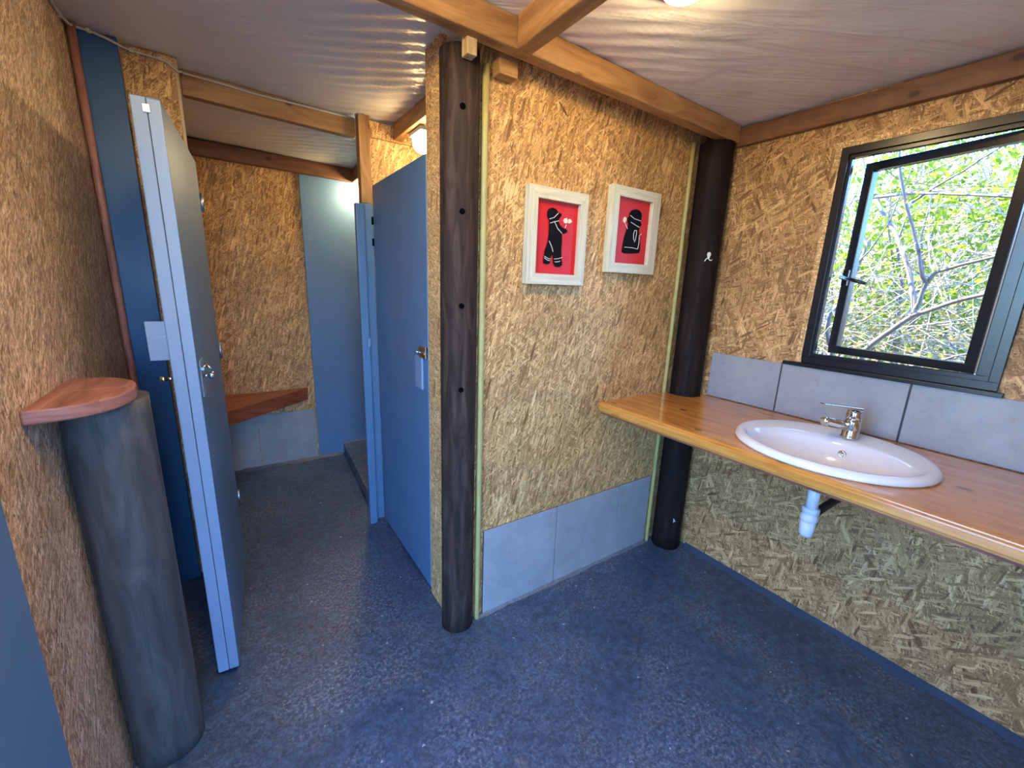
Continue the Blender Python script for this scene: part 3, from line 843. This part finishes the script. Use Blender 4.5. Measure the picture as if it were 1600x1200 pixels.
girl = [(-0.5, 1.682), (-0.479, 1.68), (-0.463, 1.67), (-0.46, 1.656), (-0.462, 1.642), (-0.463, 1.632), (-0.456, 1.624), (-0.466, 1.615), (-0.469, 1.6), (-0.463, 1.58), (-0.452, 1.546), (-0.45, 1.521), (-0.455, 1.509), (-0.506, 1.503), (-0.548, 1.502), (-0.562, 1.507), (-0.559, 1.534), (-0.555, 1.565), (-0.543, 1.597), (-0.536, 1.618), (-0.543, 1.63), (-0.545, 1.642), (-0.535, 1.651), (-0.535, 1.663), (-0.523, 1.675)]
gl_ = [[(-0.532, 1.654), (-0.505, 1.643), (-0.464, 1.639)], [(-0.525, 1.628), (-0.502, 1.621), (-0.471, 1.613)], [(-0.551, 1.526), (-0.509, 1.527), (-0.468, 1.524)], [(-0.467, 1.525), (-0.463, 1.549), (-0.465, 1.576)], [(-0.497, 1.598), (-0.485, 1.599), (-0.484, 1.582), (-0.488, 1.558), (-0.499, 1.559), (-0.502, 1.584), (-0.497, 1.598)], [(-0.493, 1.557), (-0.491, 1.551)], [(-0.542, 1.6), (-0.552, 1.611), (-0.558, 1.619)], [(-.466, 1.578), (-.452, 1.588)]]
gf = [[(-0.57, 1.639), (-0.562, 1.645), (-0.552, 1.641), (-0.552, 1.633), (-0.56, 1.62), (-0.571, 1.626)]]
picture(-1.061, -.782, 1.361, 1.698, -1.021, -.819, 1.400, 1.657, boy, bl_, bf, 'white framed red picture of a black figure in trousers holding two flowers')
picture(-.657, -.362, 1.420, 1.757, -.615, -.411, 1.460, 1.717, girl, gl_, gf, 'white framed red picture of a black figure in a long dress, nearer the corner')

# ------------------------------------------------------------------ lamps
def dome_lamp(loc, r, h, lab, mat='lamp'):
    e = empty('ceiling_lamp', loc, label=lab, category='lamp', group='lit ceiling lamps')
    MB().lathe([(0, 0), (r * 1.45, 0), (r * 1.47, -.006), (r * 1.42, -.016), (0, -.016)], 28).build('base', M['pvc'], e)
    prof = [(r, -.0165)] + [(r * math.cos(t), -.0165 - h * math.sin(t)) for t in [PI / 2 * k / 9 for k in range(1, 10)]]
    MB().lathe(prof, 28).build('diffuser', M[mat], e)
    return e
dome_lamp((-.976, -.520, ceil_z(-1.0) + .002), .062, .042, 'round glowing lamp on the ceiling right of the knotty joist')
def unseen_globe_lamp(loc, r, lab, mat):
    e = empty('ceiling_lamp', loc, label=lab, category='lamp', group='lit ceiling lamps')
    MB().lathe([(0, 0), (.045, 0), (.045, -.012), (.014, -.016), (.014, -.05), (0, -.05)], 24).build('base', M['pvc'], e)
    MB().lathe([(r * math.sin(t), -.046 - r + r * math.cos(t)) for t in [.24 + (PI - .24) * k / 16 for k in range(17)]], 24).build('unseen_globe', M[mat], e)
unseen_globe_lamp((-1.92, -.62, ceil_z(-1.92) + .002), .06, 'unseen globe lamp on the ceiling just inside the entrance', 'unseen_lamp_entrance')  # lamp out of view; globe hangs low so its light reaches the ceiling
def bulkhead(loc, sx, sy, h, lab, mat):
    e = empty('ceiling_lamp', loc, label=lab, category='lamp', group='lit ceiling lamps')
    MB().box(-sx - .004, sx + .004, -sy - .004, sy + .004, -.018, 0).build('base', M['pvc'], e, .003)
    mb = MB(); ring = []
    for (k, z) in ((1.0, -.0185), (1.0, -.03), (.92, -h * .75), (.62, -h)):
        ring.append([(sx * k * cx_, sy * k * cy_, z) for cx_, cy_ in ((-1, -.6), (-.7, -1), (.7, -1), (1, -.6), (1, .6), (.7, 1), (-.7, 1), (-1, .6))])
    for a, c in zip(ring, ring[1:]):
        for k in range(8): mb.face([a[k], a[(k + 1) % 8], c[(k + 1) % 8], c[k]])
    mb.face(ring[-1])
    mb.build('diffuser', M[mat], e)
    return e
bulkhead((-1.120, .74, 2.0345), .052, .07, .085, 'glowing lamp inside the near cubicle seen over the slate blue door', 'lamp_cubicle')
bulkhead((-1.07, 1.93, ceil_z(-1.07) - .004), .040, .07, .125, 'glowing lamp in the far cubicle behind the door jamb', 'lamp_far')

# ------------------------------------------------------------------ corridor end: bench, step, cable
be = empty('corner_bench', (-1.9, 1.9, 0), label='red-brown triangular corner bench against the far strand board wall', category='bench')
B0, B1 = Vector((-1.532, 2.050)), Vector((-2.70, 1.048))
dirv = (B1 - B0).normalized(); nrm = Vector((-dirv.y, dirv.x));
if nrm.y < 0: nrm = -nrm
def strip(a, b, z0, z1, name):
    def cut(o_):
        p = B0 + nrm * o_
        # along the offset line from the far wall to the left wall
        t0 = (2.050 - p.y) / dirv.y; t1 = (-2.70 - p.x) / dirv.x
        return p + dirv * max(t0, 0), p + dirv * t1
    (p0, p1), (q0, q1) = cut(a), cut(b)
    shift(MB('x').prism([tuple(p0), tuple(q0), tuple(q1), tuple(p1)][::-1], z0, z1).build(name, M['bench'], be, .002), be)
for k in range(5): strip(.001 + k * .125, .123 + k * .125, .535, .560, 'plank')
strip(.003, .032, .470, .5345, 'fascia')
shift(MB().box(-2.69, -2.65, 1.12, 2.04, .47, .5345).build('bearer', M['bench'], be), be)
shift(MB().box(-2.64, -1.62, 2.015, 2.046, .47, .5345).build('bearer', M['bench'], be), be)

stp = empty('shower_step', (-1.0, 1.5, 0), label='low dark concrete step with pale back edge at the corridor end', category='step')
pl = [(-1.371, 1.005), (-.003, 1.005), (-.003, 2.045), (-1.308, 2.045)]
shift(MB().prism(pl, 0, .083).build('slab', M['floor'], stp, .004), stp)
shift(MB().box(-1.306, -.003, 2.030, 2.046, .0835, .092).build('back_edge', M['grout'], stp, label='pale cement edge'), stp)
shift(MB().box(-1.19, -.6, 1.25, 1.86, .0835, .089).build('drain_mat', M['hole'], stp, .002, label='black mat'), stp)

cab = [(-2.314, -.30, 2.132), (-2.314, .3, 2.132), (-2.314, .697, 2.128), (-2.314, .773, 2.126), (-2.305, .828, 2.128), (-2.291, .857, 2.134), (-2.264, .857, 2.133), (-2.23, .857, 2.126), (-2.203, .858, 2.118), (-2.187, .891, 2.122), (-2.163, .892, 2.118), (-2.125, .892, 2.115), (-2.084, .892, 2.114), (-2.061, .892, 2.108), (-2.047, .892, 2.094), (-2.036, .892, 2.086), (-2.028, .94, 2.105), (-2.024, .991, 2.118), (-1.912, .991, 2.114), (-1.779, .991, 2.105), (-1.581, .991, 2.103), (-1.376, .991, 2.099)]
cb = empty('ceiling_cable', (-2.2, .85, 2.13), label='white cable clipped along the ceiling edge above the open door', category='cable')
shift(MB().tube(cab, .0042, 8).build('sheath', M['cable'], cb), cb)
for p in (cab[3], cab[6], cab[10], cab[12]): shift(MB().box(p[0] - .006, p[0] + .006, p[1] - .006, p[1] + .006, p[2] - .007, p[2] + .007).build('clip', M['cable'], cb, .002), cb)

# ------------------------------------------------------------------ outside the window
M['ground'] = simple('shaded_ground', (.06, .062, .06), .95, nscale=2, var=.3)  # shade of thick bush put into the dark, cool colour
struct('ground', MB().box(-14, 16, -14, 16, -.30, -.09), M['ground'])
def bank():
    N = 36; mb = MB()
    def h(x, y): return max(0, (x - 3.0) * .55) + .25 * noise.noise((x * .8, y * .8, 2)) - .12
    P = [[(2.6 + 7 * i / N, -7 + 18 * j / N, h(2.6 + 7 * i / N, -7 + 18 * j / N)) for j in range(N + 1)] for i in range(N + 1)]
    for i in range(N):
        for j in range(N): mb.face([P[i][j], P[i + 1][j], P[i + 1][j + 1], P[i][j + 1]], None, True)
    return struct('ground_bank', mb, M['earth'])
bank()
def leaves(name, mat, parent, n, fn, size, seed):
    rng = np.random.default_rng(seed)
    c = np.array([fn(rng) for _ in range(n)])
    a = rng.normal(size=(n, 3)); a /= np.linalg.norm(a, axis=1)[:, None]
    b_ = np.cross(a, rng.normal(size=(n, 3))); b_ /= np.linalg.norm(b_, axis=1)[:, None]
    s_ = (size * rng.uniform(.6, 1.3, n))[:, None]
    V = np.stack([c - a * s_, c + b_ * s_ * .42, c + a * s_, c - b_ * s_ * .42], 1).reshape(-1, 3)
    me = bpy.data.meshes.new(name)
    me.vertices.add(4 * n); me.vertices.foreach_set('co', V.ravel().astype('f'))
    me.loops.add(4 * n); me.loops.foreach_set('vertex_index', np.arange(4 * n, dtype='i'))
    me.polygons.add(n); me.polygons.foreach_set('loop_start', np.arange(0, 4 * n, 4, dtype='i'))
    me.update(calc_edges=True); me.materials.append(mat)
    o = bpy.data.objects.new(name, me); COL.objects.link(o); o.parent = parent; o['kind'] = 'stuff'
    return o
def twigs(name, mat, parent, n, fn, L, r, seed):
    rnd = random.Random(seed); rng = np.random.default_rng(seed); mb = MB()
    for _ in range(n):
        p = Vector(fn(rng)); d = Vector((rnd.gauss(0, 1), rnd.gauss(0, 1.1), rnd.gauss(.1, .6))).normalized()
        pts = [p]; l = rnd.uniform(.5, 1.2) * L
        for _k in range(4):
            d = (d + Vector((rnd.gauss(0, .25), rnd.gauss(0, .25), rnd.gauss(0, .2)))).normalized()
            pts.append(pts[-1] + d * l / 4)
        r0 = r * rnd.uniform(.5, 1.4)
        mb.tube(pts, [r0, r0 * .85, r0 * .7, r0 * .5, r0 * .25], 3, cap=False)
    o = mb.build(name, mat, parent, merge=False); o['kind'] = 'stuff'
    return o
def scale_out(pts, base, x_at):
    """point seen from the room placed at a larger distance"""
    return pts
tree = empty('tree', (1.5, -.35, 0), label='forked grey tree with bare branches close outside the window', category='tree')
br = [([(1.29, -.557, 1.262), (1.30, -.552, 1.30), (1.34, -.505, 1.41), (1.38, -.464, 1.515), (1.42, -.40, 1.634), (1.5, -.33, 1.743), (1.58, -.21, 1.90), (1.7, -.06, 2.10), (1.8, .1, 2.5)], .021),
      ([(1.30, -.545, 1.28), (1.29, -.565, 1.334), (1.28, -.578, 1.444), (1.26, -.557, 1.476), (1.25, -.518, 1.603), (1.24, -.464, 1.757), (1.22, -.399, 1.938), (1.2, -.354, 2.093), (1.2, -.3, 2.5)], .017),
      ([(1.28, -.578, 1.444), (1.27, -.605, 1.501), (1.22, -.707, 1.536), (1.2, -.828, 1.574), (1.15, -1.1, 1.63)], .016),
      ([(1.6, -.1, -.1), (1.5, -.2, .5), (1.35, -.355, 1.027), (1.33, -.429, 1.131), (1.30, -.501, 1.209), (1.29, -.557, 1.267), (1.28, -.608, 1.291), (1.25, -.709, 1.347), (1.2, -.821, 1.389), (1.1, -1.1, 1.46)], .026),
      ([(1.6, -.05, 1.99), (1.5, -.228, 1.97), (1.4, -.381, 1.953), (1.32, -.534, 1.916), (1.2, -.823, 1.844), (1.1, -1.2, 1.80)], .014),
      ([(1.3, -.429, 1.645), (1.29, -.48, 1.54), (1.28, -.552, 1.476)], .009),
      ([(1.6, -.2, .3), (1.5, -.13, .975), (1.42, -.10, 1.127), (1.4, -.11, 1.235), (1.45, -.15, 1.327), (1.5, -.2, 1.7)], .024),
      ([(1.3, -.23, 1.55), (1.3, -.280, 1.626), (1.3, -.348, 1.793), (1.3, -.361, 1.894), (1.28, -.40, 2.1)], .007),
      ([(1.4, -.55, .95), (1.3, -.699, 1.019), (1.25, -.765, 1.062), (1.2, -.83, 1.091)], .012),
      ([(1.4, -.40, 1.90), (1.35, -.497, 1.96), (1.3, -.605, 2.011), (1.25, -.735, 2.093), (1.2, -.95, 2.2)], .009)]
for i, (pts, r) in enumerate(br):
    P = []
    for a, c in zip(pts, pts[1:]):
        for t in (0, .5): P.append(Vector(a).lerp(Vector(c), t) + Vector((noise.noise((a[0] * 9 + t, i, 1)), noise.noise((a[2] * 9 + t, i, 2)), 0)) * (.014 if t else .006))
    P.append(Vector(pts[-1]))
    R = [r * .74 * (1 - .55 * k / (len(P) - 1)) for k in range(len(P))]
    shift(MB().tube(P, R, 8).build('trunk' if i == 3 else 'branch', M['bark'], tree), tree)
def gbox(cx, cy, cz, sx, sy, sz): return lambda g: (cx + g.normal() * sx, cy + g.normal() * sy, cz + g.normal() * sz)
shift(twigs('twigs', M['twig'], tree, 110, gbox(1.6, -.3, 1.6, .25, .45, .5), .9, .0038, 3), tree)
shift(leaves('foliage', M['leaf'], tree, 700, gbox(1.6, -.25, 2.1, .3, .5, .35), .026, 4), tree)

def bush(x, y, h, sp, nl, nt_, lab, seed, mat='leaf'):
    b = empty('shrub', (x, y, 0), label=lab, category='shrub')
    rnd = random.Random(seed)
    for k in range(5):
        a = rnd.uniform(0, 2 * PI); l = h * rnd.uniform(.7, 1.0); rr = rnd.uniform(.012, .026)
        pts = [(0, 0, -.1)]
        for j in range(1, 7):
            t = j / 6; pts.append((math.cos(a) * sp * .7 * t ** 1.4 + rnd.gauss(0, .05), math.sin(a) * sp * .7 * t ** 1.4 + rnd.gauss(0, .05), l * t))
        MB().tube(pts, [rr * (1 - .12 * j) for j in range(7)], 7).build('stem', M['bark'], b)
    def fn(g):
        while True:
            p = g.uniform(-1, 1, 3)
            if p @ p < 1: break
        # clumps: leaves gather round a few seeds
        q = np.array([p[0] * sp, p[1] * sp, h * .62 + p[2] * h * .5])
        k = int(g.integers(0, 26)); gg = np.random.default_rng(seed * 100 + k); cc = gg.uniform(-1, 1, 3) * (sp, sp, h * .45) + (0, 0, h * .6)
        return q if g.random() < .3 else cc + g.normal(size=3) * sp * .22
    twigs('twigs', M['twig'], b, nt_, fn, 1.0, .0045, seed + 1)
    leaves('foliage', M[mat], b, nl, fn, .036, seed + 2)
    return b
bush(3.3, -.1, 2.5, .75, 3200, 420, 'leafy bright green shrub in the middle of the window view', 11)
bush(3.9, .9, 2.9, .95, 3600, 420, 'tall pale green shrub on the left of the window view', 12)
bush(4.5, -.9, 3.3, .95, 4200, 420, 'dense leafy shrub on the right of the window view', 13)
bush(5.6, .5, 4.6, 1.3, 5200, 420, 'tall thin crowned tree-like shrub far behind the window branches', 14)
bush(2.7, .5, 1.25, .65, 900, 260, 'low tangle of dry brown twigs under the window view', 15, 'leaf_dry')
bush(3.0, -.9, 1.3, .7, 900, 260, 'low dry twiggy shrub with yellow leaves, nearer the right jamb', 16, 'leaf_dry')
